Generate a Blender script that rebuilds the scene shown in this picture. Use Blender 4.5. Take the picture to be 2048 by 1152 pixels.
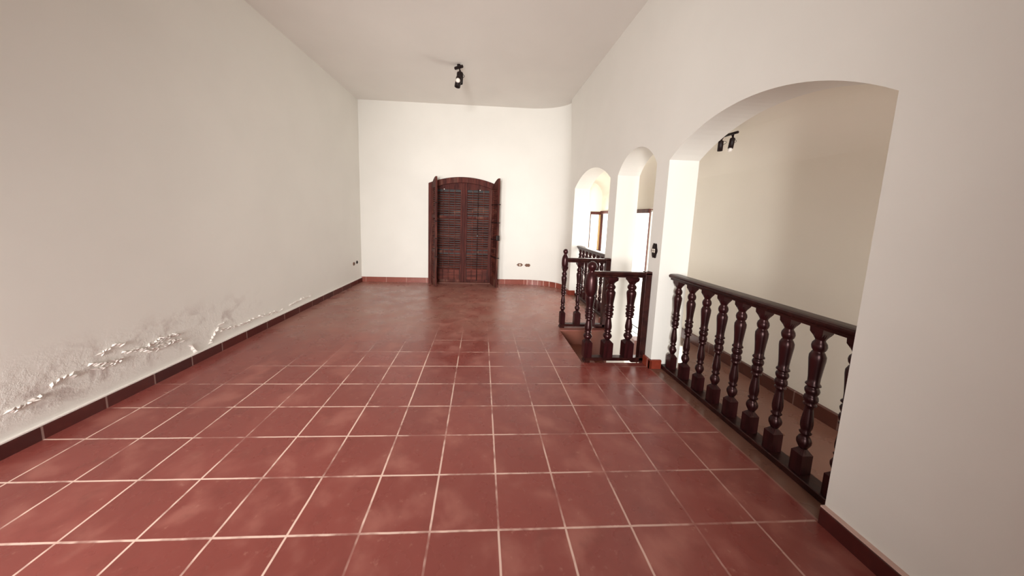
import bpy, bmesh, math, random
from mathutils import Vector, Matrix

# ------------------------------------------------------------------ units
U = 0.305                 # one floor tile = 30.5 cm; every length below is given in tiles
PI = math.pi
scn = bpy.context.scene
COL = scn.collection
for o in list(bpy.data.objects):
    bpy.data.objects.remove(o, do_unlink=True)

# ------------------------------------------------------------------ camera
yaw, pitch, roll = 0.0605, -0.1217, 0.0315
c_, s_ = math.cos, math.sin
Fw = Vector((s_(yaw)*c_(pitch), c_(yaw)*c_(pitch), s_(pitch)))
R0 = Vector((c_(yaw), -s_(yaw), 0)); U0 = R0.cross(Fw)
Rt = R0*c_(roll) + U0*s_(roll); Up = -R0*s_(roll) + U0*c_(roll)
cam_d = bpy.data.cameras.new('camera'); cam = bpy.data.objects.new('camera', cam_d); COL.objects.link(cam)
M = Matrix.Identity(4)
for i in range(3):
    M[i][0], M[i][1], M[i][2] = Rt[i], Up[i], -Fw[i]
M.translation = Vector((-0.3584, -3.9966, 4.5616))*U
cam.matrix_world = M
cam_d.sensor_width = 36.0; cam_d.lens = 616.8/2048*36
cam_d.shift_x = (1024-998.5)/2048; cam_d.shift_y = -(576-509.92)/2048
cam_d.clip_start = 0.02; cam_d.clip_end = 200
scn.camera = cam

# ------------------------------------------------------------------ world, lights, exposure
scn.view_settings.view_transform = 'Standard'; scn.view_settings.look = 'None'
scn.view_settings.gamma = 1.0; scn.view_settings.use_curve_mapping = False
scn.view_settings.exposure = 0.16
world = bpy.data.worlds.new('sky'); scn.world = world; world.use_nodes = True
bg = world.node_tree.nodes['Background']
bg.inputs[0].default_value = (1.0, 0.975, 0.91, 1); bg.inputs[1].default_value = 3.4

def area(name, loc, size, power, direction, color=(1, 1, 1), spread=180):
    d = bpy.data.lights.new(name, 'AREA'); d.shape = 'RECTANGLE'
    d.size, d.size_y = size[0]*U, size[1]*U
    d.energy = power; d.color = color; d.spread = math.radians(spread)
    o = bpy.data.objects.new(name, d); COL.objects.link(o)
    o.location = Vector(loc)*U
    o.rotation_euler = Vector(direction).to_track_quat('-Z', 'Y').to_euler()
    return o
# daylight through the window opening in the wall behind the photographer
area('daylight_rear_window', (-3.6, -13.5, 5.0), (3.8, 6.0), 106, (0.18, 1, 0.0), (1.0, 0.985, 0.95), 70)
area('daylight_side_window', (-7.3, -7.9, 3.5), (2.0, 4.6), 42, (0.02, 1, -0.30), (1.0, 0.98, 0.95), 95)
# daylight through the glazing of the stair hall on the right
area('daylight_stair_glazing', (9.6, 13.0, 3.2), (6.0, 4.6), 58, (-1, -0.5, -0.1), (1.0, 0.98, 0.94), 170)

# ------------------------------------------------------------------ materials
def new_mat(name):
    m = bpy.data.materials.new(name); m.use_nodes = True
    nt = m.node_tree; nt.nodes.clear()
    out = nt.nodes.new('ShaderNodeOutputMaterial'); b = nt.nodes.new('ShaderNodeBsdfPrincipled')
    nt.links.new(b.outputs[0], out.inputs[0])
    return m, nt, b
class G:
    """small node-graph writer"""
    def __init__(s, nt): s.nt = nt
    def n(s, t, **k):
        x = s.nt.nodes.new(t)
        for a, v in k.items(): setattr(x, a, v)
        return x
    def put(s, sock, v):
        if isinstance(v, bpy.types.NodeSocket): s.nt.links.new(v, sock)
        else: sock.default_value = v
    def m(s, op, a, b=0.0, c=None, clamp=False):
        x = s.n('ShaderNodeMath', operation=op, use_clamp=clamp)
        s.put(x.inputs[0], a); s.put(x.inputs[1], b)
        if c is not None: s.put(x.inputs[2], c)
        return x.outputs[0]
    def mix(s, f, a, b):
        x = s.n('ShaderNodeMix', data_type='RGBA')
        s.put(x.inputs[0], f); s.put(x.inputs[6], a); s.put(x.inputs[7], b)
        return x.outputs[2]
    def noise(s, vec, scale, detail=3.0, rough=0.5, dist=0.0):
        x = s.n('ShaderNodeTexNoise'); s.put(x.inputs['Vector'], vec)
        x.inputs['Scale'].default_value = scale; x.inputs['Detail'].default_value = detail
        x.inputs['Roughness'].default_value = rough; x.inputs['Distortion'].default_value = dist
        return x.outputs[0]
    def ss(s, v, a, b, lo=0.0, hi=1.0):
        x = s.n('ShaderNodeMapRange', interpolation_type='SMOOTHSTEP')
        s.put(x.inputs[0], v); x.inputs[1].default_value = a; x.inputs[2].default_value = b
        x.inputs[3].default_value = lo; x.inputs[4].default_value = hi
        return x.outputs[0]
    def pos(s):                                    # world position measured in tiles
        g = s.n('ShaderNodeNewGeometry'); v = s.n('ShaderNodeVectorMath', operation='SCALE')
        s.nt.links.new(g.outputs['Position'], v.inputs[0]); v.inputs[3].default_value = 1/U
        x = s.n('ShaderNodeSeparateXYZ'); s.nt.links.new(v.outputs[0], x.inputs[0])
        return v.outputs[0], x.outputs[0], x.outputs[1], x.outputs[2]
    def bump(s, b, h, strength, dist):
        x = s.n('ShaderNodeBump'); s.put(x.inputs['Height'], h)
        x.inputs['Strength'].default_value = strength; x.inputs['Distance'].default_value = dist
        s.nt.links.new(x.outputs[0], b.inputs['Normal'])
def rgb(r, g, b): return (r, g, b, 1.0)

def plaster(name, col, stain=False):
    m, nt, b = new_mat(name); g = G(nt); P, x, y, z = g.pos()
    n1 = g.noise(P, 0.5, 4); n2 = g.noise(P, 9.0, 4, 0.6)
    c = g.mix(g.ss(n1, 0.3, 0.7), rgb(col[0]*0.97, col[1]*0.97, col[2]*0.97), rgb(*col))
    h = g.m('ADD', g.m('MULTIPLY', n1, 0.5), g.m('MULTIPLY', n2, 0.10))
    if stain:                                      # rising damp: blotches above the skirting of the left wall
        band = g.m('MULTIPLY', g.ss(z, 0.3, 0.8), g.ss(z, 2.0, 0.9))
        ynear = g.ss(y, 8.5, 5.5)
        blot = g.ss(g.noise(P, 1.6, 5, 0.6, 0.6), 0.50, 0.66)
        f = g.m('MULTIPLY', g.m('MULTIPLY', band, blot), g.m('MULTIPLY', ynear, 0.75))
        c = g.mix(f, c, rgb(0.46, 0.38, 0.35))
        rough = g.ss(g.noise(P, 5.0, 5, 0.7), 0.4, 0.65)
        h = g.m('ADD', h, g.m('MULTIPLY', g.m('MULTIPLY', rough, band), g.m('MULTIPLY', ynear, 0.5)))
    g.put(b.inputs['Base Color'], c); b.inputs['Roughness'].default_value = 0.75
    b.inputs['Specular IOR Level'].default_value = 0.25
    g.bump(b, h, 0.35, 0.012)
    return m

def floor_mat():
    m, nt, b = new_mat('terracotta_floor_tiles'); g = G(nt); P, x, y, z = g.pos()
    def line(v, w):
        d = g.m('ABSOLUTE', g.m('SUBTRACT', g.m('FRACT', g.m('ADD', v, 0.5)), 0.5))
        return g.ss(d, w, w*0.45)
    wob = g.m('MULTIPLY', g.m('SUBTRACT', g.noise(P, 3.0, 2), 0.5), 0.012)
    lx = line(g.m('ADD', x, wob), 0.021); ly = line(g.m('ADD', y, wob), 0.021)
    lines = g.m('MAXIMUM', lx, ly)
    inroom = g.ss(x, 4.99, 4.97)
    lines = g.m('MULTIPLY', lines, inroom)
    strip = g.m('MULTIPLY', g.ss(y, 5.3, 5.2), g.ss(g.m('ABSOLUTE', g.m('SUBTRACT', x, 5.02)), 0.03, 0.012))
    wear = g.ss(g.noise(P, 0.75, 4, 0.65), 0.40, 0.54, 0.12, 0.9)
    far = g.ss(g.m('SUBTRACT', y, g.m('MULTIPLY', g.m('MINIMUM', g.m('ADD', x, 2.0), 0.0), 0.55)), 5.6, 8.4, 1.0, 0.02)
    right = g.ss(x, -3.0, 5.0, 1.0, 0.38)
    op = g.m('MULTIPLY', g.m('MULTIPLY', lines, wear), g.m('MULTIPLY', far, right))
    op = g.m('MAXIMUM', op, g.m('MULTIPLY', strip, 0.12))
    # per-tile tone
    fx = g.m('FLOOR', x); fy = g.m('FLOOR', y)
    cb = g.n('ShaderNodeCombineXYZ'); g.put(cb.inputs[0], fx); g.put(cb.inputs[1], fy)
    wn = g.n('ShaderNodeTexWhiteNoise'); g.put(wn.inputs['Vector'], cb.outputs[0])
    t1 = rgb(0.225, 0.050, 0.040); t2 = rgb(0.262, 0.060, 0.048)
    c = g.mix(wn.outputs[0], t1, t2)
    cloud = g.noise(P, 1.3, 4, 0.5, 0.2)
    c = g.mix(g.ss(cloud, 0.48, 0.72, 0.0, 0.50), c, rgb(0.42, 0.16, 0.125))
    fine = g.noise(P, 7.0, 5, 0.62)
    c = g.mix(g.ss(fine, 0.60, 0.80, 0.0, 0.45), c, rgb(0.52, 0.26, 0.20))
    dark = g.noise(P, 2.3, 4, 0.6)
    c = g.mix(g.ss(dark, 0.5, 0.8, 0.0, 0.35), c, rgb(0.13, 0.030, 0.022))
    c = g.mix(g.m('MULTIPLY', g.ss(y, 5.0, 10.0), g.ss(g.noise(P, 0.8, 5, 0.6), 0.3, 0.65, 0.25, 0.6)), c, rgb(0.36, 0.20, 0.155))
    # the strip of floor under the big arch and in the side hall is browner
    brown = g.ss(x, 5.0, 5.05)
    c = g.mix(g.m('MULTIPLY', brown, 0.8), c, rgb(0.165, 0.088, 0.060))
    c = g.mix(op, c, rgb(0.86, 0.62, 0.52))
    g.put(b.inputs['Base Color'], c)
    r = g.ss(cloud, 0.3, 0.7, 0.23, 0.40)
    g.put(b.inputs['Roughness'], r); b.inputs['Specular IOR Level'].default_value = 0.5
    h = g.m('ADD', g.m('MULTIPLY', g.noise(P, 1.1, 3), 0.6), g.m('MULTIPLY', fine, 0.05))
    h = g.m('SUBTRACT', h, g.m('MULTIPLY', lines, 0.15))
    g.bump(b, h, 0.13, 0.012)
    return m

def skirting_mat(name, axis, period, c1, c2, joint=0.5):
    m, nt, b = new_mat(name); g = G(nt); P, x, y, z = g.pos()
    v = g.m('DIVIDE', (x, y)[axis], period)
    d = g.m('ABSOLUTE', g.m('SUBTRACT', g.m('FRACT', g.m('ADD', v, 0.5)), 0.5))
    ln = g.ss(d, 0.022/period, 0.010/period)
    wn = g.n('ShaderNodeTexWhiteNoise', noise_dimensions='1D'); g.put(wn.inputs['W'], g.m('FLOOR', v))
    c = g.mix(wn.outputs[0], rgb(*c1), rgb(*c2))
    c = g.mix(g.ss(g.noise(P, 4.0, 4, 0.6), 0.5, 0.75, 0, 0.4), c, rgb(c2[0]*1.5, c2[1]*1.6, c2[2]*1.6))
    c = g.mix(g.m('MULTIPLY', ln, joint), c, rgb(0.75, 0.55, 0.48))
    g.put(b.inputs['Base Color'], c); b.inputs['Roughness'].default_value = 0.35
    return m

def wood(name, c1, c2, rough=0.3, scale=6.0, stretch=(1, 1, 0.12), worn=0.0):
    m, nt, b = new_mat(name); g = G(nt)
    tc = g.n('ShaderNodeTexCoord'); mp = g.n('ShaderNodeMapping'); nt.links.new(tc.outputs['Object'], mp.inputs[0])
    mp.inputs['Scale'].default_value = tuple(k/U for k in stretch)
    n = g.noise(mp.outputs[0], scale, 5, 0.6, 0.5)
    b.inputs['Specular Tint'].default_value = (1.0, 0.62, 0.62, 1); b.inputs['Specular IOR Level'].default_value = 0.4
    c = g.mix(g.ss(n, 0.35, 0.68), rgb(*c1), rgb(*c2))
    if worn:
        w = g.noise(mp.outputs[0], scale*0.35, 5, 0.7, 0.3)
        c = g.mix(g.ss(w, 0.52, 0.75, 0.0, worn), c, rgb(0.40, 0.20, 0.14))
    g.put(b.inputs['Base Color'], c); b.inputs['Roughness'].default_value = rough
    g.bump(b, n, 0.15, 0.003)
    return m

def plain(name, col, rough=0.5, metal=0.0, spec=0.5):
    m, nt, b = new_mat(name)
    g = G(nt); P, x, y, z = g.pos()
    n = g.noise(P, 12.0, 3)
    g.put(b.inputs['Base Color'], g.mix(n, rgb(*[k*0.92 for k in col]), rgb(*[min(1, k*1.08) for k in col])))
    b.inputs['Roughness'].default_value = rough
    b.inputs['Metallic'].default_value = metal; b.inputs['Specular IOR Level'].default_value = spec
    return m

def glass_mat():
    m, nt, b = new_mat('window_glass'); g = G(nt); nt.nodes.remove(b)
    out = [n for n in nt.nodes if n.type == 'OUTPUT_MATERIAL'][0]
    tr = g.n('ShaderNodeBsdfTransparent'); tr.inputs[0].default_value = (0.97, 0.98, 0.97, 1)
    gl = g.n('ShaderNodeBsdfGlossy'); gl.inputs['Roughness'].default_value = 0.03
    fr = g.n('ShaderNodeFresnel'); fr.inputs[0].default_value = 1.45
    mx = g.n('ShaderNodeMixShader')
    nt.links.new(g.m('MULTIPLY', fr.outputs[0], 0.6), mx.inputs[0]); nt.links.new(tr.outputs[0], mx.inputs[1]); nt.links.new(gl.outputs[0], mx.inputs[2])
    nt.links.new(mx.outputs[0], out.inputs[0])
    return m

MW = plaster('white_wall_plaster', (0.80, 0.775, 0.725))
MWL = plaster('damp_wall_plaster', (0.80, 0.775, 0.725), stain=True)
MREAR = plain('bounce_cutting_dark_wall', (0.10, 0.055, 0.04), 0.7)  # unseen rear surfaces, made dark to cut bounced light near the camera
MCEIL = plaster('ceiling_plaster', (0.80, 0.77, 0.725))
MSIDE = plaster('hall_wall_plaster', (0.87, 0.82, 0.725))
MFLOOR = floor_mat()
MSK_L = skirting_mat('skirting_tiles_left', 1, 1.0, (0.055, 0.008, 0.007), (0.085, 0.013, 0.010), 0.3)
MSK_B = skirting_mat('skirting_tiles_back', 0, 1.33, (0.22, 0.050, 0.032), (0.28, 0.07, 0.045), 0.35)
MSK_C = skirting_mat('skirting_tiles_curve', 0, 0.36, (0.19, 0.042, 0.028), (0.28, 0.07, 0.045), 0.7)
MSK_R = skirting_mat('skirting_tiles_right', 1, 1.0, (0.20, 0.030, 0.015), (0.24, 0.04, 0.02), 0.3)
MSK_S = skirting_mat('skirting_tiles_hall', 1, 1.0, (0.075, 0.022, 0.014), (0.10, 0.03, 0.02), 0.2)
MMORTAR = plain('skirting_mortar', (0.62, 0.42, 0.36), 0.8)
MWOOD = wood('dark_turned_wood', (0.008, 0.0015, 0.002), (0.028, 0.005, 0.006), 0.30)
MWOODR = wood('dark_rail_wood', (0.010, 0.002, 0.002), (0.032, 0.008, 0.006), 0.34, stretch=(1, 1, 1))
MDOOR = wood('weathered_shutter_wood', (0.026, 0.005, 0.004), (0.095, 0.022, 0.015), 0.7, 5.0, (1, 1, 0.10), 0.5)
MSLAT = wood('weathered_louvre_wood', (0.045, 0.009, 0.006), (0.14, 0.034, 0.022), 0.65, 5.0, (0.15, 1, 1), 0.5)
MFRAME = wood('window_frame_wood', (0.05, 0.012, 0.008), (0.10, 0.028, 0.018), 0.5)
MGOLD = wood('honey_window_post_wood', (0.42, 0.26, 0.10), (0.55, 0.36, 0.16), 0.5)
MIRON = plain('black_iron', (0.012, 0.004, 0.004), 0.45, 0.0, 0.4)
MBLACK = plain('black_lamp_paint', (0.010, 0.003, 0.003), 0.5, 0.0, 0.3)
MBULB = plain('frosted_bulb_glass', (0.86, 0.80, 0.74), 0.3)
MWHITE = plain('white_painted_iron', (0.85, 0.82, 0.76), 0.5)
MPLATE = plain('brown_socket_plate', (0.16, 0.07, 0.04), 0.4)
MSTEP = plain('terracotta_step', (0.15, 0.042, 0.024), 0.5)
MPAVE = plain('pale_paving', (0.75, 0.72, 0.66), 0.7)
MFLAKE = plain('peeling_plaster', (0.82, 0.76, 0.71), 0.8)
MGLASS = glass_mat()

# ------------------------------------------------------------------ mesh helpers (coordinates in tiles)
def link(name, bm, mat, parent=None, smooth=False, mats=None):
    bmesh.ops.recalc_face_normals(bm, faces=bm.faces[:])
    for v in bm.verts: v.co *= U
    me = bpy.data.meshes.new(name); bm.to_mesh(me); bm.free()
    for mm in (mats or [mat]): me.materials.append(mm)
    if smooth:
        for p in me.polygons: p.use_smooth = True
    o = bpy.data.objects.new(name, me); COL.objects.link(o)
    if parent: o.parent = parent
    return o
def empty(name, loc=(0, 0, 0), rz=0.0, parent=None):
    o = bpy.data.objects.new(name, None); COL.objects.link(o)
    o.location = Vector(loc)*U; o.rotation_euler = (0, 0, rz); o.empty_display_size = 0.05
    if parent: o.parent = parent
    return o
def tag(o, label, cat, group=None):
    o['label'] = label; o['category'] = cat
    if group: o['group'] = group
    return o
def struct(o, label=None):
    o['kind'] = 'structure'
    if label: o['label'] = label
    return o
def box(bm, a, b, bevel=0.0, mat=None):
    x0, y0, z0 = [min(a[i], b[i]) for i in range(3)]; x1, y1, z1 = [max(a[i], b[i]) for i in range(3)]
    vs = [bm.verts.new(p) for p in ((x0,y0,z0),(x1,y0,z0),(x1,y1,z0),(x0,y1,z0),(x0,y0,z1),(x1,y0,z1),(x1,y1,z1),(x0,y1,z1))]
    fs = [bm.faces.new([vs[i] for i in f]) for f in ((0,3,2,1),(4,5,6,7),(0,1,5,4),(1,2,6,5),(2,3,7,6),(3,0,4,7))]
    if bevel:
        es = list({e for f in fs for e in f.edges})
        bmesh.ops.bevel(bm, geom=es, offset=bevel, segments=2, affect='EDGES', profile=0.5)
    return vs
def quad(bm, *pts):
    return bm.faces.new([bm.verts.new(p) for p in pts])
def tube(bm, pts, r, n=8, cap=True):
    pts = [Vector(p) for p in pts]; rings = []
    for i, p in enumerate(pts):
        t = (pts[min(i+1, len(pts)-1)] - pts[max(i-1, 0)]).normalized()
        a = t.orthogonal().normalized() if i == 0 else (pa - t*pa.dot(t)).normalized()
        pa = a; b_ = t.cross(a)
        rr = r[i] if isinstance(r, (list, tuple)) else r
        rings.append([bm.verts.new(p + (a*math.cos(2*PI*k/n) + b_*math.sin(2*PI*k/n))*rr) for k in range(n)])
    for i in range(len(rings)-1):
        for k in range(n):
            bm.faces.new((rings[i][k], rings[i][(k+1) % n], rings[i+1][(k+1) % n], rings[i+1][k]))
    if cap: bm.faces.new(rings[0][::-1]); bm.faces.new(rings[-1])
def lathe(bm, prof, n=20, origin=(0, 0, 0), axis=None):
    """prof: (radius, z) pairs along z (or along axis)"""
    o = Vector(origin); q = Vector((0, 0, 1)).rotation_difference(Vector(axis)) if axis else None
    rings = []
    for r, z in prof:
        ring = []
        for k in range(n):
            v = Vector((r*math.cos(2*PI*k/n), r*math.sin(2*PI*k/n), z))
            if q: v = q @ v
            ring.append(bm.verts.new(o + v))
        rings.append(ring)
    for i in range(len(rings)-1):
        for k in range(n):
            f = bm.faces.new((rings[i][k], rings[i][(k+1) % n], rings[i+1][(k+1) % n], rings[i+1][k])); f.smooth = True
    bm.faces.new(rings[0][::-1]); bm.faces.new(rings[-1])
def prism(bm, poly, dirv):
    """extrude a planar polygon (3-D points) by dirv"""
    a = [bm.verts.new(p) for p in poly]; b_ = [bm.verts.new(Vector(p)+Vector(dirv)) for p in poly]
    bm.faces.new(a); bm.faces.new(b_[::-1])
    for i in range(len(a)):
        j = (i+1) % len(a); bm.faces.new((a[i], b_[i], b_[j], a[j]))

# ------------------------------------------------------------------ room shell
XF, XB = 5.05, 5.95           # front and back face of the arcade wall
XO = 7.85                     # outer wall of the hall behind the arcade
YR, YB = -7.5, 16.85          # rear wall (behind the camera) and back wall
ZC, ZS = 11.62, 7.18          # ceilings of room and hall
SPR = 6.37                    # springing height of the arches

def floor_poly(name, pts, z, mat, thick=0.12):
    bm = bmesh.new(); prism(bm, [(x, y, z) for x, y in pts], (0, 0, -thick)); return link(name, bm, mat)
# main floor with the stairwell cut out (pieces in one mesh)
bm = bmesh.new()
for poly in ([(-9.4, YR), (XF+0.0, YR), (XF+0.0, 5.27), (-9.4, 5.27)],
             [(-9.4, 5.27), (2.98, 5.27), (2.98, 8.12), (-9.4, 8.12)],
             [(-9.4, 8.12), (XF, 8.12), (XF, 17.2), (-9.4, 17.2)],
             [(XF, YR), (XO+.2, YR), (XO+.2, 5.27), (XF, 5.27)],
             [(6.4, 5.27), (XO+.2, 5.27), (XO+.2, 7.75)],
             [(XF, 9.08), (XB, 9.08), (XO+.2, 13.0), (XO+.2, 17.2), (XF, 17.2)]):
    prism(bm, [(x, y, 0.0) for x, y in poly], (0, 0, -0.5))
struct(link('floor', bm, MFLOOR), 'red terracotta tile floor with pale grout lines')

# stairs going down through the middle arch
bm = bmesh.new()
for i in range(5):
    box(bm, (2.98+0.9*i, 5.0, -0.6*(i+1)), (2.98+0.9*(i+1)+0.03, 8.4, -0.6*(i+1)-0.62))
st = struct(link('stair_flight', bm, MSTEP), 'terracotta steps going down between the two short balustrades')
bm = bmesh.new()
box(bm, (2.90, 5.2, -3.6), (3.0, 8.2, -0.03))                        # riser wall under the landing edge
box(bm, (3.0, 8.10, -3.6), (XF-.01, 8.2, -0.03)); box(bm, (3.0, 5.2, -3.6), (XF-.01, 5.29, -0.03))
struct(link('stairwell_lining', bm, MSTEP), 'terracotta lining of the stairwell')
bm = bmesh.new(); box(bm, (7.4, 3.0, -3.1), (40, 40, -3.3))
struct(link('ground', bm, MPAVE), 'pale paving outside the entrance')

# left wall, slightly out of square
bm = bmesh.new()
def wx(y): return -8.885+0.0354*y
L = [(wx(YR), YR), (wx(YB+.05), YB+.05)]
for i in range(1):
    (x0, y0), (x1, y1) = L[i], L[i+1]
    n = 24 if i else 12
    prism(bm, [(x0, y0, -0.02), (x1, y1, -0.02), (x1-.5, y1, -0.02), (x0-.5, y0, -0.02)], (0, 0, ZC+0.1))
WL = struct(link('wall_left', bm, MWL), 'long plain white wall with peeling damp patches near the skirting')

# back wall with its curved corner
opening = (-3.62, 0.42)                                              # shutter door recess
curve = [(2.7, YB)]
for k in range(1, 15):
    a = k/14*PI/2
    curve.append((2.7+2.35*math.sin(a)**1.15, 15.0+(YB-15.0)*math.cos(a)**0.8 if k < 14 else 15.0))
bm = bmesh.new()
DZ, DC, DCX, DHW = 6.60, 7.02, -1.6, 2.02                            # spring, crown, centre, half width of the door arch
def door_top(x, spr=DZ, crown=DC, hw=DHW):
    s = crown-spr; Rr = (hw*hw+s*s)/(2*s); return crown-Rr+math.sqrt(max(Rr*Rr-(x-DCX)**2, 0))
box(bm, (-8.6, YB, -0.02), (DCX-DHW, YB+0.5, ZC+.1))
N = 20
for i in range(N):
    xa, xb = DCX-DHW+2*DHW*i/N, DCX-DHW+2*DHW*(i+1)/N
    prism(bm, [(xa, YB, door_top(xa)), (xb, YB, door_top(xb)), (xb, YB, ZC+.1), (xa, YB, ZC+.1)], (0, 0.5, 0))
box(bm, (DCX+DHW, YB, -0.02), (2.7, YB+0.5, ZC+.1))
cv = [(bm.verts.new((x, y, -.02)), bm.verts.new((x, y, ZC+.1))) for x, y in curve]
for i in range(len(cv)-1):
    f = bm.faces.new((cv[i][0], cv[i+1][0], cv[i+1][1], cv[i][1])); f.smooth = True
box(bm, (DCX-DHW-.2, YB+0.45, 0), (DCX+DHW+.2, YB+0.6, 7.3))         # back of the door recess
quad(bm, (2.7, YB+.5, -.02), (5.95, YB+.5, -.02), (5.95, YB+.5, ZC+.1), (2.7, YB+.5, ZC+.1))
struct(link('wall_back', bm, MW), 'white end wall with a shuttered door and a rounded right corner')

# arcade wall on the right with three segmental arches
arches = [(-0.03, 4.93, 7.17, 0.0), (5.58, 8.36, 7.14, -3.1), (9.08, 14.1, 7.13, 0.0)]
def arch_z(y, a):
    y0, y1, cr, zb = a; hw = (y1-y0)/2; s = cr-SPR; Rr = (hw*hw+s*s)/(2*s)
    return cr-Rr+math.sqrt(max(Rr*Rr-(y-(y0+y1)/2)**2, 0))
def lean(z): return XF - (0.24*(z-7.3)/(ZC-7.3) if z > 7.3 else 0)
bm = bmesh.new()
def slab(ya, yb, za, zb_):
    """front and back faces from (ya..yb), bottoms za at ya and zb_ at yb, up to the ceiling"""
    quad(bm, (XF, ya, za), (XF, yb, zb_), (XF, yb, 7.3), (XF, ya, 7.3))
    quad(bm, (XF, ya, 7.3), (XF, yb, 7.3), (lean(ZC+.1), yb, ZC+.1), (lean(ZC+.1), ya, ZC+.1))
    quad(bm, (XB, ya, za), (XB, yb, zb_), (XB, yb, ZC+.1), (XB, ya, ZC+.1))
edges = [YR]
for a in arches: edges += [a[0], a[1]]
edges.append(15.0)
piers = [(YR, arches[0][0]), (arches[0][1], arches[1][0]), (arches[1][1], arches[2][0]), (arches[2][1], 15.0)]
for i, (ya, yb) in enumerate(piers):
    zb0 = -3.1 if i in (1, 2) else -0.02
    slab(ya, yb, zb0, zb0)
for a in arches:
    n = 28
    for i in range(n):
        ya, yb = a[0]+(a[1]-a[0])*i/n, a[0]+(a[1]-a[0])*(i+1)/n
        za, zb_ = arch_z(ya, a), arch_z(yb, a)
        slab(ya, yb, za, zb_)
        f = quad(bm, (XF, ya, za), (XF, yb, zb_), (XB, yb, zb_), (XB, ya, za)); f.smooth = True
    for y in (a[0], a[1]):
        quad(bm, (XF, y, a[3]), (XF, y, SPR), (XB, y, SPR), (XB, y, a[3]))
quad(bm, (XF, 15.0, -.02), (XB, 15.0, -.02), (XB, 15.0, ZC), (XF, 15.0, ZC))
bmesh.ops.remove_doubles(bm, verts=bm.verts[:], dist=0.0005)
for f in bm.faces: f.smooth = False
wr = link('wall_right', bm, MW); struct(wr, 'white arcade wall with three arches')

# hall behind the arcade: outer wall, end walls, ceiling
GZ0, GZ1 = 2.5, 5.0
bm = bmesh.new()
box(bm, (XO, YR, -0.02), (XO+.4, 7.75, ZS+.1))
box(bm, (XO, 7.75, -3.1), (XO+.4, 9.15, ZS+.1))
box(bm, (XO, 9.15, 5.2), (XO+.4, 17.3, ZS+.1))                       # above the glazing
struct(link('wall_hall', bm, MSIDE), 'cream outer wall of the hall seen through the arches')
bm = bmesh.new()
box(bm, (5.9, 17.0, -.02), (7.1, 17.3, ZS+.1)); box(bm, (7.1, 17.0, 5.15), (XO+.4, 17.3, ZS+.1)); box(bm, (7.1, 17.0, -.02), (XO, 17.3, 2.45))
struct(link('wall_hall_end', bm, MSIDE), 'cream end wall of the hall with a corner window')
bm = bmesh.new()
box(bm, (5.0, YR-.3, -.02), (XO+.4, YR, ZS+.1))
struct(link('wall_hall_rear', bm, MREAR), 'rear wall of the hall')
area('daylight_hall_window', (7.35, 16.6, 3.8), (1.3, 2.4), 8, (-0.12, -1, 0.0), (1.0, 0.97, 0.90), 180)
area('hall_rear_fill', (6.7, -7.3, 2.8), (1.3, 3.0), 21, (0.18, 1, -0.26), (1.0, 0.97, 0.92), 90)  # unseen fill lamp added to brighten the hall wall; no opening behind it
bm = bmesh.new(); box(bm, (XB-.02, YR, ZS), (XO+.4, 17.3, ZS+.3))
cz = [(XO+.02-1.0*(1-math.cos(k/12*PI/2)), ZS-1.0+1.0*math.sin(k/12*PI/2)) for k in range(13)]
cv = [(bm.verts.new((x-.015, YR, z)), bm.verts.new((x-.015, 17.0, z))) for x, z in cz]
for i in range(12):
    f = bm.faces.new((cv[i][0], cv[i+1][0], cv[i+1][1], cv[i][1])); f.smooth = True
struct(link('ceiling_hall', bm, MSIDE), 'low white ceiling of the hall')
bm = bmesh.new(); box(bm, (-9.4, YR-.3, ZC), (6.0, YB+.5, ZC+.3))
struct(link('ceiling', bm, MCEIL), 'flat white ceiling')
# wall behind the photographer; unseen passage added to narrow the daylight beam
bm = bmesh.new()
box(bm, (-9.4, YR-.3, -.02), (-8.4, YR, ZC+.1)); box(bm, (-6.2, YR-.3, -.02), (-4.8, YR, ZC+.1)); box(bm, (-8.4, YR-.3, 6.0), (-6.2, YR, ZC+.1)); box(bm, (-8.4, YR-.3, -.02), (-6.2, YR, 1.0)); box(bm, (0.6, YR-.3, -.02), (5.2, YR, ZC+.1)); box(bm, (-4.8, YR-.3, 9.0), (0.6, YR, ZC+.1))
box(bm, (-5.3, -14.2, -.02), (-4.8, YR-.3, 9.3)); box(bm, (0.6, -14.2, -.02), (1.1, YR-.3, 9.3))
box(bm, (-5.3, -14.5, -.02), (1.1, -14.2, 9.3)); box(bm, (-5.3, -14.2, 9.0), (1.1, YR-.3, 9.3)); box(bm, (-5.3, -14.2, -.3), (1.1, YR, -.01))
struct(link('wall_rear', bm, MREAR), 'wall behind the photographer with a wide opening and an added beam-narrowing passage')

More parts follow.
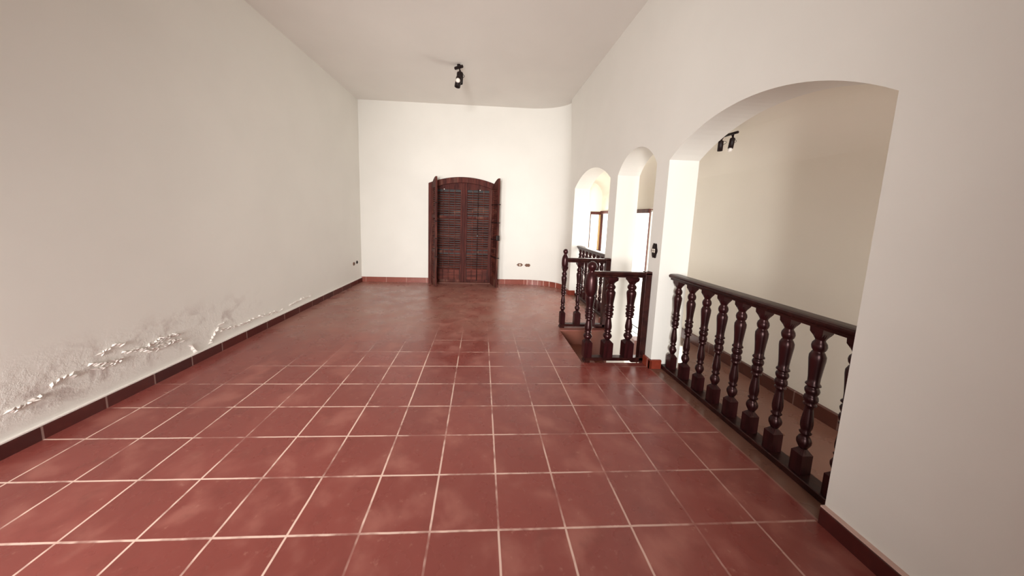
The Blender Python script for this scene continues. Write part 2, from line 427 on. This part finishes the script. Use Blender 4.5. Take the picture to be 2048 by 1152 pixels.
# ------------------------------------------------------------------ skirting
def skirt(name, pts, side, mat, label, h=0.28, t=0.07, z0=0.0, cap=False, capmat=None):
    """pts: floor polyline on the wall face; side: +1/-1 for which side is the room"""
    bm = bmesh.new()
    P2 = [Vector(p) for p in pts]; nrm = []
    for i in range(len(P2)):
        d = (P2[min(i+1, len(P2)-1)]-P2[max(i-1, 0)]).normalized()
        nrm.append(Vector((-d.y, d.x))*side)
    prof = [(0, 0), (t, 0), (t, h-0.02), (t-0.02, h), (0, h)]
    rings = [[bm.verts.new((P2[i].x+nrm[i].x*a, P2[i].y+nrm[i].y*a, z0+b_)) for a, b_ in prof] for i in range(len(P2))]
    for i in range(len(rings)-1):
        for k in range(5): bm.faces.new((rings[i][k], rings[i][(k+1) % 5], rings[i+1][(k+1) % 5], rings[i+1][k]))
    bm.faces.new(rings[0]); bm.faces.new(rings[-1][::-1])
    o = struct(link(name, bm, mat), label)
    if cap:
        bm = bmesh.new()
        for i in range(len(P2)-1):
            a, b_ = P2[i], P2[i+1]; na, nb = nrm[i], nrm[i+1]
            prism(bm, [(a.x, a.y, z0+h), (b_.x, b_.y, z0+h), (b_.x+nb.x*t, b_.y+nb.y*t, z0+h), (a.x+na.x*t, a.y+na.y*t, z0+h)], (0, 0, 0.025))
        link('mortar_edge', bm, capmat or MMORTAR, o)
    return o
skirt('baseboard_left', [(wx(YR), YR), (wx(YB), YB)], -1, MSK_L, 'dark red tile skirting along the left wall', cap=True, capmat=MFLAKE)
skirt('baseboard_back', [(-8.29, YB), (-3.87, YB)], -1, MSK_B, 'terracotta tile skirting left of the shutter door', h=0.33)
skirt('baseboard_back', [(0.69, YB)] + [(2.2, YB)] + curve[0:1], -1, MSK_B, 'terracotta tile skirting right of the shutter door', h=0.33)
skirt('baseboard_curve', curve, -1, MSK_C, 'skirting of narrow cut tiles around the rounded corner', h=0.33)
skirt('baseboard_right', [(XF, 15.0), (XF, 14.1)], -1, MSK_R, 'terracotta skirting beside the far arch')
skirt('baseboard_right', [(XF, 14.1), (XF+.35, 14.1)], -1, MSK_R, 'terracotta skirting on the far arch jamb')
skirt('baseboard_right', [(XF, 9.08), (XF, 8.75)], -1, MSK_R, 'terracotta skirting on the slim pier')
skirt('baseboard_right', [(XF, 5.27), (XF, 4.86)], -1, MSK_R, 'terracotta skirting on the pier beside the big arch')
skirt('baseboard_right', [(XF-.07, 4.93), (XF+.31, 4.93)], -1, MSK_R, 'terracotta tile skirting facing the camera at the foot of the pier')
skirt('baseboard_right', [(XF, -0.03), (XF, YR)], -1, MSK_L, 'red skirting, coloured darker for shade, with a pale mortar edge along the near right wall', cap=True)  # shade on this stretch is put into the darker tile colour
skirt('baseboard_hall', [(XO, 7.75), (XO, YR)], -1, MSK_S, 'dark skirting of the hall behind the long balustrade', h=0.36)
bm = bmesh.new(); prism(bm, [(6.33, 8.36, -1.2), (6.68, 8.36, -1.2), (6.68, 8.36, -.52), (6.33, 8.36, -.52)], (0, 0.5, 0))
struct(link('trim_1', bm, MSTEP), 'terracotta tile block at the foot of the middle arch')

# peeling plaster on the left wall: irregular raised flakes following the damp line
random.seed(5)
bm = bmesh.new()
ridges = [[(1.67,.78),(1.89,.75),(2.03,.81),(2.17,.88)], [(2.27,.97),(2.4,1.02),(2.62,1.0)], [(2.87,1.09),(3.07,1.02),(3.24,1.0),(3.45,.95)],
          [(3.01,1.24),(3.23,1.32),(3.5,1.32)], [(3.46,1.09),(3.79,1.04),(4.01,.9),(4.31,.96),(4.58,.95),(4.86,.8)], [(4.0,1.05),(4.3,1.1),(4.6,1.08),(4.8,1.0)],
          [(5.04,.62),(5.17,.35)], [(5.66,.42),(5.87,.68),(6.03,.87),(6.23,.89)], [(6.01,.67),(6.57,.59),(7.08,.55),(7.48,.58)], [(7.6,.6),(8.3,.5),(9.0,.45)], [(3.8,1.0),(4.1,1.02),(4.4,1.06),(4.75,1.1)], [(2.9,.95),(3.2,.9),(3.4,.95)], [(4.2,.85),(4.5,.88),(4.8,.9)], [(9.4,.5),(10.2,.55),(11.0,.5)]]
for rd in ridges:
    for i in range(len(rd)-1):
        (ya, za), (yb, zb_) = rd[i], rd[i+1]
        n = max(2, int(math.hypot(yb-ya, zb_-za)/0.04))
        for k in range(n):
            if random.random() < 0.15: continue
            t = (k+random.random()*.6)/n
            y = ya+(yb-ya)*t+random.uniform(-.015, .015); z = za+(zb_-za)*t+random.uniform(-.03, .03)
            a = math.atan2(zb_-za, yb-ya)+random.uniform(-.9, .9); l = random.uniform(.04, .10); w = random.uniform(.018, .045)
            x = wx(y)
            d = Vector((0, math.cos(a), math.sin(a))); e = Vector((0, -math.sin(a), math.cos(a)))
            c0 = Vector((x-.01, y, z))
            base = [c0-d*l-e*w*.4, c0+d*l*.2-e*w, c0+d*l+e*w*.2, c0-d*l*.1+e*w]
            vb = [bm.verts.new(p) for p in base]
            top = bm.verts.new(c0+Vector((random.uniform(.05, .10), 0, 0))+e*w*.7+d*random.uniform(-.01, .01))
            for j in range(4): bm.faces.new((vb[j], vb[(j+1) % 4], top))
link('peeling_plaster', bm, MFLAKE, WL)

# ------------------------------------------------------------------ balusters
def sq_to_round(bm, s, z0, z1, z2, r, n=20):
    """square block z0..z1, chamfering to a circle of radius r at z2"""
    def sqpt(k):
        a = 2*PI*k/n+PI/4; c, s2 = math.cos(a), math.sin(a); m = max(abs(c), abs(s2)); return (c/m*s/2, s2/m*s/2)
    rings = []
    for kind, z in (('s', z0), ('s', z1), ('r', z2)):
        ring = []
        for k in range(n):
            if kind == 's': x, y = sqpt(k)
            else: a = 2*PI*k/n+PI/4; x, y = r*math.cos(a), r*math.sin(a)
            ring.append(bm.verts.new((x, y, z)))
        rings.append(ring)
    for i in range(2):
        for k in range(n): bm.faces.new((rings[i][k], rings[i][(k+1) % n], rings[i+1][(k+1) % n], rings[i+1][k]))
    bm.faces.new(rings[0][::-1]); bm.faces.new(rings[-1])
def baluster_mesh(block, rad, H, block_h, n=20):
    """turned baluster of height H: square foot, beads, vase, beads, vase, ball, flared square head"""
    bm = bmesh.new()
    zb = block_h
    sq_to_round(bm, block, 0, zb-.09, zb, rad*.55)
    T = H-0.21                                                   # underside of the flared head
    f = lambda t: zb+(T-zb)*t
    prof = [(.55,0),(.75,.02),(1.0,.05),(1.02,.075),(.80,.105),(.52,.125),(.78,.14),(.86,.15),(.62,.165),(.82,.20),(.86,.235),(.74,.30),(.58,.37),(.54,.395),
            (.86,.405),(.92,.415),(.70,.425),(.92,.445),(1.0,.465),(.90,.49),(.72,.50),(.96,.525),(1.02,.545),(.88,.565),(.68,.575),(1.05,.59),(1.02,.60),(.80,.615),
            (.82,.66),(.95,.74),(1.10,.82),(1.10,.855),(.85,.885),(.72,.895),(.95,.915),(1.04,.94),(.95,.965),(.66,.99),(.70,1.0)]
    lathe(bm, [(r*rad, f(t)) for r, t in prof], n)
    # flared head ending in a square under the handrail
    def ring(s, rnd, z):
        out = []
        for k in range(n):
            a = 2*PI*k/n+PI/4; c, q = math.cos(a), math.sin(a); m = max(abs(c), abs(q))
            x, y = (c*s/2, q*s/2) if rnd else (c/m*s/2, q/m*s/2)
            out.append(bm.verts.new((x, y, z)))
        return out
    rs = [ring(rad*1.4, True, T), ring(rad*1.9, True, T+.05), ring(block*1.0, False, T+.12), ring(block*1.04, False, H)]
    for i in range(3):
        for k in range(n): bm.faces.new((rs[i][k], rs[i][(k+1) % n], rs[i+1][(k+1) % n], rs[i+1][k]))
    bm.faces.new(rs[0][::-1]); bm.faces.new(rs[-1])
    return bm
def rail_profile(bm, a, b, w, z0, z1, moulded=True):
    """handrail from a to b (xy), moulded section"""
    a, b = Vector(a), Vector(b); d = (b-a).normalized(); nn = Vector((-d.y, d.x))
    h = z1-z0
    sec = [(-.30, 0), (.30, 0), (.32, .30), (.46, .42), (.50, .60), (.50, .80), (.40, .95), (.22, 1.0), (-.22, 1.0), (-.40, .95), (-.50, .80), (-.50, .60), (-.46, .42), (-.32, .30)] if moulded \
        else [(-.45, 0), (.45, 0), (.5, .1), (.5, .9), (.45, 1), (-.45, 1), (-.5, .9), (-.5, .1)]
    prism(bm, [(a.x+nn.x*u*w, a.y+nn.y*u*w, z0+v*h) for u, v in sec], (b.x-a.x, b.y-a.y, 0))
def newel_top(bm, k, z):
    """urn-shaped cap and ball finial; z is the centre of the ball, k the scale"""
    lathe(bm, [(r*k, z+h*k) for r, h in ((.07, -.74), (.10, -.66), (.135, -.58), (.142, -.50), (.140, -.34), (.125, -.24), (.085, -.15), (.055, -.11), (.07, -.085),
               (.098, -.04), (.107, 0), (.098, .045), (.07, .085), (.035, .105), (.002, .11))], 20)
def copy_part(src, parent, loc):
    c = src.copy(); c.parent = parent; c.location = Vector(loc)*U; COL.objects.link(c); return c

def long_balustrade(y0, y1, ys, label):
    t = empty('balustrade', (5.55, (y0+y1)/2, 0)); ym = (y0+y1)/2
    bm = bmesh.new(); rail_profile(bm, (0, y0-ym), (0, y1-ym), 0.36, 2.84, 3.02); link('handrail', bm, MWOODR, t)
    bm = bmesh.new(); rail_profile(bm, (0, y0-ym), (0, y1-ym), 0.34, 0.0, 0.13, False); link('bottom_rail', bm, MWOODR, t)
    first = None
    for y in ys:
        if first is None:
            first = link('baluster', baluster_mesh(.205, .102, 2.72, .46), MWOOD, t); first.location = Vector((0, y-ym, .13))*U
        else: copy_part(first, t, (0, y-ym, .13))
    return tag(t, label, 'balustrade')
long_balustrade(-0.03, 4.93, [4.67, 4.08, 3.50, 2.95, 2.42, 1.88, 1.35, .80, .25], 'long dark wooden balustrade of nine turned balusters filling the nearest, widest arch')
long_balustrade(9.08, 14.1, [13.85-.55*i for i in range(9)], 'dark wooden balustrade in the farthest arch, behind the two short ones')

def short_balustrade(y, label, block, rad, xs, bh, kf, zf):
    x0, x1 = 3.02, XF
    t = empty('balustrade', (x0, y, 0))
    bm = bmesh.new(); rail_profile(bm, (.15, 0), (x1-x0, 0), 0.22, 2.80, 2.98); link('handrail', bm, MWOODR, t)
    bm = bmesh.new(); rail_profile(bm, (.05, 0), (x1-x0, 0), 0.22, 0.06, 0.17, False)
    box(bm, (.02, -.12, 0), (.22, .12, .07), .01); box(bm, (x1-x0-.45, -.1, 0), (x1-x0-.1, .1, .07), .01)
    link('bottom_rail', bm, MWOODR, t)
    bm = bmesh.new(); box(bm, (x1-x0-.20, -.11, .0), (x1-x0, .11, 3.0), .012); link('end_post', bm, MWOODR, t)
    first = None
    for x in xs:
        if first is None:
            first = link('baluster', baluster_mesh(block, rad, 2.63, bh), MWOOD, t); first.location = Vector((x-x0, 0, .17))*U
        else: copy_part(first, t, (x-x0, 0, .17))
    nb = baluster_mesh(block*.85, rad, 2.45, bh)
    nw = link('newel', nb, MWOOD, t); nw.location = Vector((.13, 0, .17))*U
    bm = bmesh.new(); newel_top(bm, kf, zf-.17)
    fn = link('finial', bm, MWOOD, nw, smooth=True)
    return tag(t, label, 'balustrade')
short_balustrade(5.38, 'short dark wooden balustrade on the near side of the stairwell, ending against the pier', .30, .135, [3.80, 4.48], .58, 1.4, 3.13)
short_balustrade(8.50, 'short dark wooden balustrade on the far side of the stairwell, with a ball-topped newel', .25, .105, [3.78, 4.42], .56, 1.0, 3.24)

# ------------------------------------------------------------------ shutter door in the back wall
D = empty('door_1', (DCX, YB, 0)); struct(D, 'weathered dark wooden louvred shutter door with an arched top')
OHW = 2.27
def arch_strip(bm, hw_o, hw_i, spr_o, crown_o, spr_i, crown_i, y0, y1, z0=0.0, n=20):
    def top(x, spr, crown, hw):
        s = crown-spr; Rr = (hw*hw+s*s)/(2*s); return crown-Rr+math.sqrt(max(Rr*Rr-x*x, 0))
    o = [(-hw_o, z0)] + [(-hw_o+2*hw_o*i/n, top(-hw_o+2*hw_o*i/n, spr_o, crown_o, hw_o)) for i in range(n+1)] + [(hw_o, z0)]
    q = [(-hw_i, z0)] + [(-hw_i+2*hw_i*i/n, top(-hw_i+2*hw_i*i/n, spr_i, crown_i, hw_i)) for i in range(n+1)] + [(hw_i, z0)]
    F = [[bm.verts.new((x, y, z)) for x, z in pts] for pts in (o, q) for y in (y0, y1)]
    for i in range(len(o)-1):
        bm.faces.new((F[0][i], F[0][i+1], F[2][i+1], F[2][i])); bm.faces.new((F[1][i], F[1][i+1], F[3][i+1], F[3][i]))
        bm.faces.new((F[0][i], F[0][i+1], F[1][i+1], F[1][i])); bm.faces.new((F[2][i], F[2][i+1], F[3][i+1], F[3][i]))
bm = bmesh.new(); arch_strip(bm, OHW, DHW-.08, 6.64, 7.10, 6.36, 6.74, -0.08, 0.40); link('door_frame', bm, MDOOR, D)
def louvre_leaf(name, x0, x1, y, arched, parent):
    """closed louvred leaf between x0 and x1 (door coordinates)"""
    def ztop(x): s = .34; hw = DHW-.1; Rr = (hw*hw+s*s)/(2*s); return 6.80-Rr+math.sqrt(max(Rr*Rr-x*x, 0))
    e = empty(name, (0, 0, 0), 0, parent)
    bm = bmesh.new(); sw = .20
    n = 8
    for (a, b_) in ((x0, x0+sw), (x1-sw, x1)):
        prism(bm, [(a, y, .03), (b_, y, .03), (b_, y, ztop(b_)), (a, y, ztop(a))], (0, .12, 0))
    for i in range(n):
        a, b_ = x0+sw+(x1-x0-2*sw)*i/n, x0+sw+(x1-x0-2*sw)*(i+1)/n
        prism(bm, [(a, y, 6.30), (b_, y, 6.30), (b_, y, ztop(b_)), (a, y, ztop(a))], (0, .12, 0))
    box(bm, (x0+sw, y, .03), (x1-sw, y+.12, .22))
    for zz in (4.41, 2.06): box(bm, (x0+sw, y+.01, zz), (x1-sw, y+.11, zz+.16))
    link('leaf_frame', bm, MDOOR, e)
    bm = bmesh.new()
    z = 0.98
    while z < 6.22:
        if not (4.40 < z < 4.56 or 2.06 < z < 2.22):
            prism(bm, [(x0+sw, y+.01, z-.035), (x0+sw, y+.015, z-.052), (x0+sw, y+.10, z+.020), (x0+sw, y+.095, z+.040)], (x1-x0-2*sw, 0, 0))
        z += .155
    sl = link('louvre_slats', bm, MSLAT, e)
    bm = bmesh.new(); box(bm, (x0+.02, y+.125, .05), (x1-.02, y+.165, 6.6)); link('gap_shade_sheet', bm, MBLACK, e)  # near-black sheet added for the shade in the gaps between slats
    bm = bmesh.new()
    w = x1-x0-2*sw
    for i in range(1, 4):
        xx = x0+sw+w*i/4
        box(bm, (xx-.016, y-.012, .22), (xx+.016, y+.012, 6.28))
    link('muntin', bm, MSLAT, e)
    bm = bmesh.new()
    for i in range(4):
        box(bm, (x0+sw+w*i/4+.03, y+.03, .22), (x0+sw+w*(i+1)/4-.03, y+.07, .92))
    link('bottom_panel', bm, MSLAT, e)
    return e
l1 = louvre_leaf('shutter_leaf', -1.92, .02, .17, True, D)
l2 = louvre_leaf('shutter_leaf', .06, 1.92, .17, True, D)
bm = bmesh.new(); tube(bm, [(.98, .12, .15), (.98, .12, 6.35)], .018, 8); box(bm, (.94, .10, 3.2), (1.02, .17, 3.3)); link('bolt_rod', bm, MIRON, D)
bm = bmesh.new(); box(bm, (-.07, .10, .05), (.12, .18, 6.74), .02); link('meeting_stile', bm, MDOOR, D)
for xx in (-1.27, 1.10):
    bm = bmesh.new(); lathe(bm, [(.0, 0), (.035, .0), (.035, .03), (.0, .04)], 12, (xx, .15, 6.30), (0, -1, 0)); link('pale_stud', bm, MBULB, D)
bm = bmesh.new(); box(bm, (-1.93, -.05, 0), (1.93, .40, .05), .01); link('threshold', bm, MSTEP, D)

def open_leaf(hx, hy, tx, ty, right):
    """narrow outer leaf folded out into the room; hinge (hx,hy) to tip (tx,ty) in door coordinates"""
    L_ = math.hypot(tx-hx, ty-hy); e = empty('folded_leaf', (hx, hy, 0), math.atan2(ty-hy, tx-hx), D)
    T = .055
    def zt(u): return 6.52+.44*math.sin(u/L_*PI/2*.95)
    bm = bmesh.new(); n = 10; sw = .15
    for (a, b_) in ((0, sw), (L_-sw, L_)):
        prism(bm, [(a, -T, .04), (b_, -T, .04), (b_, -T, zt(b_)), (a, -T, zt(a))], (0, 2*T, 0))
    for i in range(n):
        a, b_ = sw+(L_-2*sw)*i/n, sw+(L_-2*sw)*(i+1)/n
        prism(bm, [(a, -T, 6.3), (b_, -T, 6.3), (b_, -T, zt(b_)), (a, -T, zt(a))], (0, 2*T, 0))
    for z0, z1 in ((.04, .5), (2.2, 2.4), (4.4, 4.6)): box(bm, (sw, -T, z0), (L_-sw, T, z1))
    link('leaf_frame', bm, MDOOR, e)
    bm = bmesh.new(); z = .58
    while z < 6.25:
        if not (2.15 < z < 2.45 or 4.35 < z < 4.65):
            prism(bm, [(sw, -.045, z-.03), (sw, -.03, z-.045), (sw, .045, z+.03), (sw, .03, z+.045)], (L_-2*sw, 0, 0))
        z += .12
    link('louvre_slats', bm, MSLAT, e)
    bm = bmesh.new()
    s = -1 if right else 1
    for z in (5.35, 4.2, 3.1, 1.95):
        box(bm, (0.0, s*T, z-.03), (L_+.06, s*(T+.03), z+.03)); tube(bm, [(L_+.05, -.10, z), (L_+.05, .10, z)], .03, 8)
    link('iron_strap', bm, MIRON, e)
    if right:
        bm = bmesh.new(); box(bm, (L_-.02, -.11, 3.12), (L_+.07, .09, 3.40), .015); tube(bm, [(L_+.05, 0, 3.26), (L_+.12, 0, 3.26), (L_+.13, -.06, 3.26)], .02, 8)
        link('latch', bm, MIRON, e)
    return e
open_leaf(-3.62-DCX, -.10, -3.20-DCX, 15.68-YB, False)
open_leaf(.36-DCX, -.10, .70-DCX, 15.58-YB, True)

# ------------------------------------------------------------------ corner window and entrance of the hall
W1 = empty('window_1', (7.1, 17.0, 2.45)); struct(W1, 'left pane of the corner window seen through the far arch')
bm = bmesh.new(); box(bm, (0, -.06, 2.5), (.75, .2, 2.70), .01); box(bm, (0, -.02, 0), (.05, .2, 2.5)); box(bm, (0, -.04, 0), (.75, .2, .07)); link('window_frame', bm, MFRAME, W1)
bm = bmesh.new(); box(bm, (.64, -.03, .07), (.73, .15, 2.5), .01); link('corner_post', bm, MGOLD, W1)
bm = bmesh.new(); box(bm, (.05, .08, .07), (.64, .10, 2.5)); link('pane', bm, MGLASS, W1)
W2 = empty('window_2', (XO, 10.8, 0)); struct(W2, 'large glazing of the stair hall under a dark timber lintel')
bm = bmesh.new(); box(bm, (-.08, 0, 5.0), (.3, 6.18, 5.2), .01); link('lintel', bm, MFRAME, W2)
bm = bmesh.new(); box(bm, (-.02, 6.12, 2.45), (.12, 6.2, 5.0)); box(bm, (0, 4.3, 2.38), (.12, 6.2, 2.45)); box(bm, (.0, 0, -3.0), (.05, .03, 5.0)); link('window_frame', bm, MFRAME, W2)
bm = bmesh.new(); box(bm, (.05, .03, -3.0), (.07, 6.12, 5.0)); link('pane', bm, MGLASS, W2)
# white scrolled iron door to the right of the lintel
D2 = empty('door_2', (XO+.05, 10.7, -3.0)); struct(D2, 'white scrolled iron entrance door standing in bright daylight')
bm = bmesh.new()
for y in (-1.5, -.03): box(bm, (-.05, y-.04, 0), (.05, y+.04, 8.1))
for z in (0.05, 8.1): box(bm, (-.05, -1.5, z-.04), (.05, 0, z+.04))
link('door_frame', bm, MWHITE, D2)
bm = bmesh.new()
for yc in (-.42, -1.1):
    for z0 in (3.6, 5.6):
        pts = [(0, yc+.28*math.cos(a), z0+1.0+.9*math.sin(a)) for a in [2*PI*k/24 for k in range(25)]]
        tube(bm, pts, .018, 6)
        for sgn in (-1, 1):
            pts = [(0, yc+sgn*(.05+.18*(1-k/20))*math.cos(k*.5), z0+1.0+.35*(1-k/20)*math.sin(k*.5)) for k in range(21)]
            tube(bm, pts, .014, 6)
    tube(bm, [(0, yc, .1), (0, yc, 8.0)], .016, 6)
link('iron_scrollwork', bm, MWHITE, D2)
# iron handrail beside the lower steps, outside the middle arch
bm = bmesh.new()
for dz in (0, -.27): tube(bm, [(6.0, 8.45, .30+dz), (6.68, 8.45, -.12+dz)], .018 if dz == 0 else .012, 8)
for k in (0, 1): tube(bm, [(6.05+.6*k, 8.45, .27-.37*k), (6.05+.6*k, 8.45, -.52)], .012, 8)
lathe(bm, [(.0, -.03), (.04, 0), (.0, .03)], 10, (6.42, 8.45, .04))
tag(link('stair_handrail', bm, MIRON), 'thin black iron handrail seen low through the middle arch', 'handrail')

# ------------------------------------------------------------------ spotlights
def spot(parent, top, d, length, rad, bulb=True):
    """cylindrical lamp head hanging from top in direction d"""
    d = Vector(d).normalized(); top = Vector(top)
    bm = bmesh.new()
    lathe(bm, [(rad*.25, -.10), (rad*.3, -.02), (rad*.85, 0), (rad, length*.06), (rad, length), (rad*.88, length), (rad*.86, length*.9), (.001, length*.88)], 24, top, d)
    sp = link('lamp_head', bm, MBLACK, parent)
    if bulb:
        bm = bmesh.new(); lathe(bm, [(rad*.4, length*.85), (rad*.55, length*.98), (rad*.85, length*1.08), (rad*.86, length*1.2), (rad*.62, length*1.32), (rad*.02, length*1.36)], 20, top, d)
        link('bulb', bm, MBULB, sp, smooth=True)
    return sp
def fixture(loc, a, b, heads, label, cr, drop=.12):
    t = empty('ceiling_spotlight', loc)
    bm = bmesh.new(); a, b = Vector(a), Vector(b)
    tube(bm, [a, b], cr, 12); tube(bm, [(a+b)/2+Vector((0, 0, .0)), (a+b)/2+Vector((0, 0, drop))], cr*1.2, 12)
    link('mounting_bar', bm, MBLACK, t)
    for h in heads:
        sp = spot(t, h['top'], h['d'], h['len'], h['rad'], h.get('bulb', True))
        bm = bmesh.new(); tube(bm, [h['from'], (Vector(h['from'])+Vector(h['top']))/2, h['top']], h['rad']*.22, 8); link('stem', bm, MBLACK, sp)
        bm = bmesh.new(); p = Vector(h['top']); q = Vector(h['cable'])
        pts = [p+(q*math.sin(k/12*PI))+Vector(h['d']).normalized()*h['len']*.55*k/12 for k in range(13)]
        tube(bm, pts, h['rad']*.08, 6); link('cable', bm, MBLACK, sp)
    return tag(t, label, 'ceiling lamp')
fixture((-1.60, 11.6, ZC), (-.18, .1, -.12), (.18, -.15, -.12),
        [dict(top=(.06, .0, -.34), d=(-.02, -.05, -1), len=.50, rad=.15, bulb=False, **{'from': (.03, 0, -.12)}, cable=(.21, 0, -.02)),
         dict(top=(.04, -.27, -.66), d=(-.16, -.12, -1), len=.46, rad=.135, bulb=False, **{'from': (.05, -.1, -.30)}, cable=(.18, 0, 0)),
         ],
        'black twin-head spotlight hanging from the main ceiling in front of the shutter door', .07)
bm = bmesh.new()
lathe(bm, [(.001, 0), (.08, .01), (.105, .05), (.085, .10), (.001, .12)], 16, (-1.66+.0, 11.6-.38, ZC-.86), (0, -1, -.2))
o = link('bulb', bm, MBULB, None, smooth=True)
o.parent = bpy.data.objects['ceiling_spotlight']; o.matrix_parent_inverse = Matrix.Translation(-Vector((-1.66, 11.6, ZC))*U)
fixture((6.37, 4.45, 7.05), (-.05, .42, -.04), (.0, -.30, -.05),
        [dict(top=(-.32, -.15, -.26), d=(-.02, 0, -1), len=.26, rad=.062, bulb=False, **{'from': (-.05, .1, -.05)}, cable=(.16, 0, .05)),
         dict(top=(.0, -.15, -.17), d=(-.13, 0, -1), len=.27, rad=.062, **{'from': (.0, -.1, -.05)}, cable=(.12, 0, 0))],
        'black twin-head spotlight with one pale bulb on the hall ceiling, seen through the nearest arch', .035, .175)

# ------------------------------------------------------------------ sockets and switch
def ornate_plate(name, loc, nrm, w, h, inner, label, cat, group=None, buttons=0):
    """scalloped oval plate; nrm: 'y-' faces the camera side, 'x-' / 'x+' on side walls"""
    t = empty(name, loc, {'y-': 0, 'x-': -PI/2, 'x+': PI/2}[nrm])
    bm = bmesh.new(); n = 32; pts = []
    for k in range(n):
        a = 2*PI*k/n; r = 1+.10*math.cos(6*a)
        pts.append((w/2*r*math.cos(a), 0, h/2*r*math.sin(a)))
    prism(bm, pts, (0, -.03, 0)); prism(bm, [(x*.8, -.03, z*.8) for x, _, z in pts], (0, -.02, 0))
    link('plate', bm, inner[0], t)
    bm = bmesh.new()
    if buttons:
        for i in (-1, 1):
            for j in (-1, 1): box(bm, (i*w*.17-w*.09, -.062, j*h*.07-h*.055), (i*w*.17+w*.13, -.05, j*h*.07+h*.055), .004)
        link('rocker_buttons', bm, inner[1], t)
    else:
        box(bm, (-w*.14, -.06, -h*.2), (w*.14, -.05, h*.2), .004)
        for i in (-1, 0, 1): lathe(bm, [(.012, 0), (.012, .012), (.001, .012)], 10, (i*w*.11, -.062, 0), (0, -1, 0))
        link('socket_insert', bm, inner[1], t)
    return tag(t, label, cat, group)
MIVORY = plain('pale_switch_button', (0.80, 0.72, 0.62), 0.4)
ornate_plate('wall_socket', (2.34, YB, 1.36), 'y-', .40, .22, (MPLATE, MIVORY), 'oval brown wall socket with a pale centre, nearer the shutter door', 'socket')
ornate_plate('wall_socket', (2.88, YB, 1.34), 'y-', .40, .22, (MPLATE, MPLATE), 'oval all-brown wall socket, the one nearer the rounded corner', 'socket')
lx = wx(15.75)
ornate_plate('wall_socket', (wx(15.7), 15.7, 1.36), 'x+', .20, .22, (MPLATE, MIRON), 'small brown socket low on the left wall, the one farther from the room corner', 'socket')
ornate_plate('wall_socket', (wx(16.15), 16.15, 1.40), 'x+', .16, .20, (MBLACK, MIRON), 'small black socket low on the left wall, close to the room corner', 'socket')
ornate_plate('light_switch', (XF, 5.25, 3.68), 'x-', .26, .46, (MBLACK, MIVORY), 'dark ornate switch plate with pale buttons on the pier beside the big arch', 'light switch', None, 4)
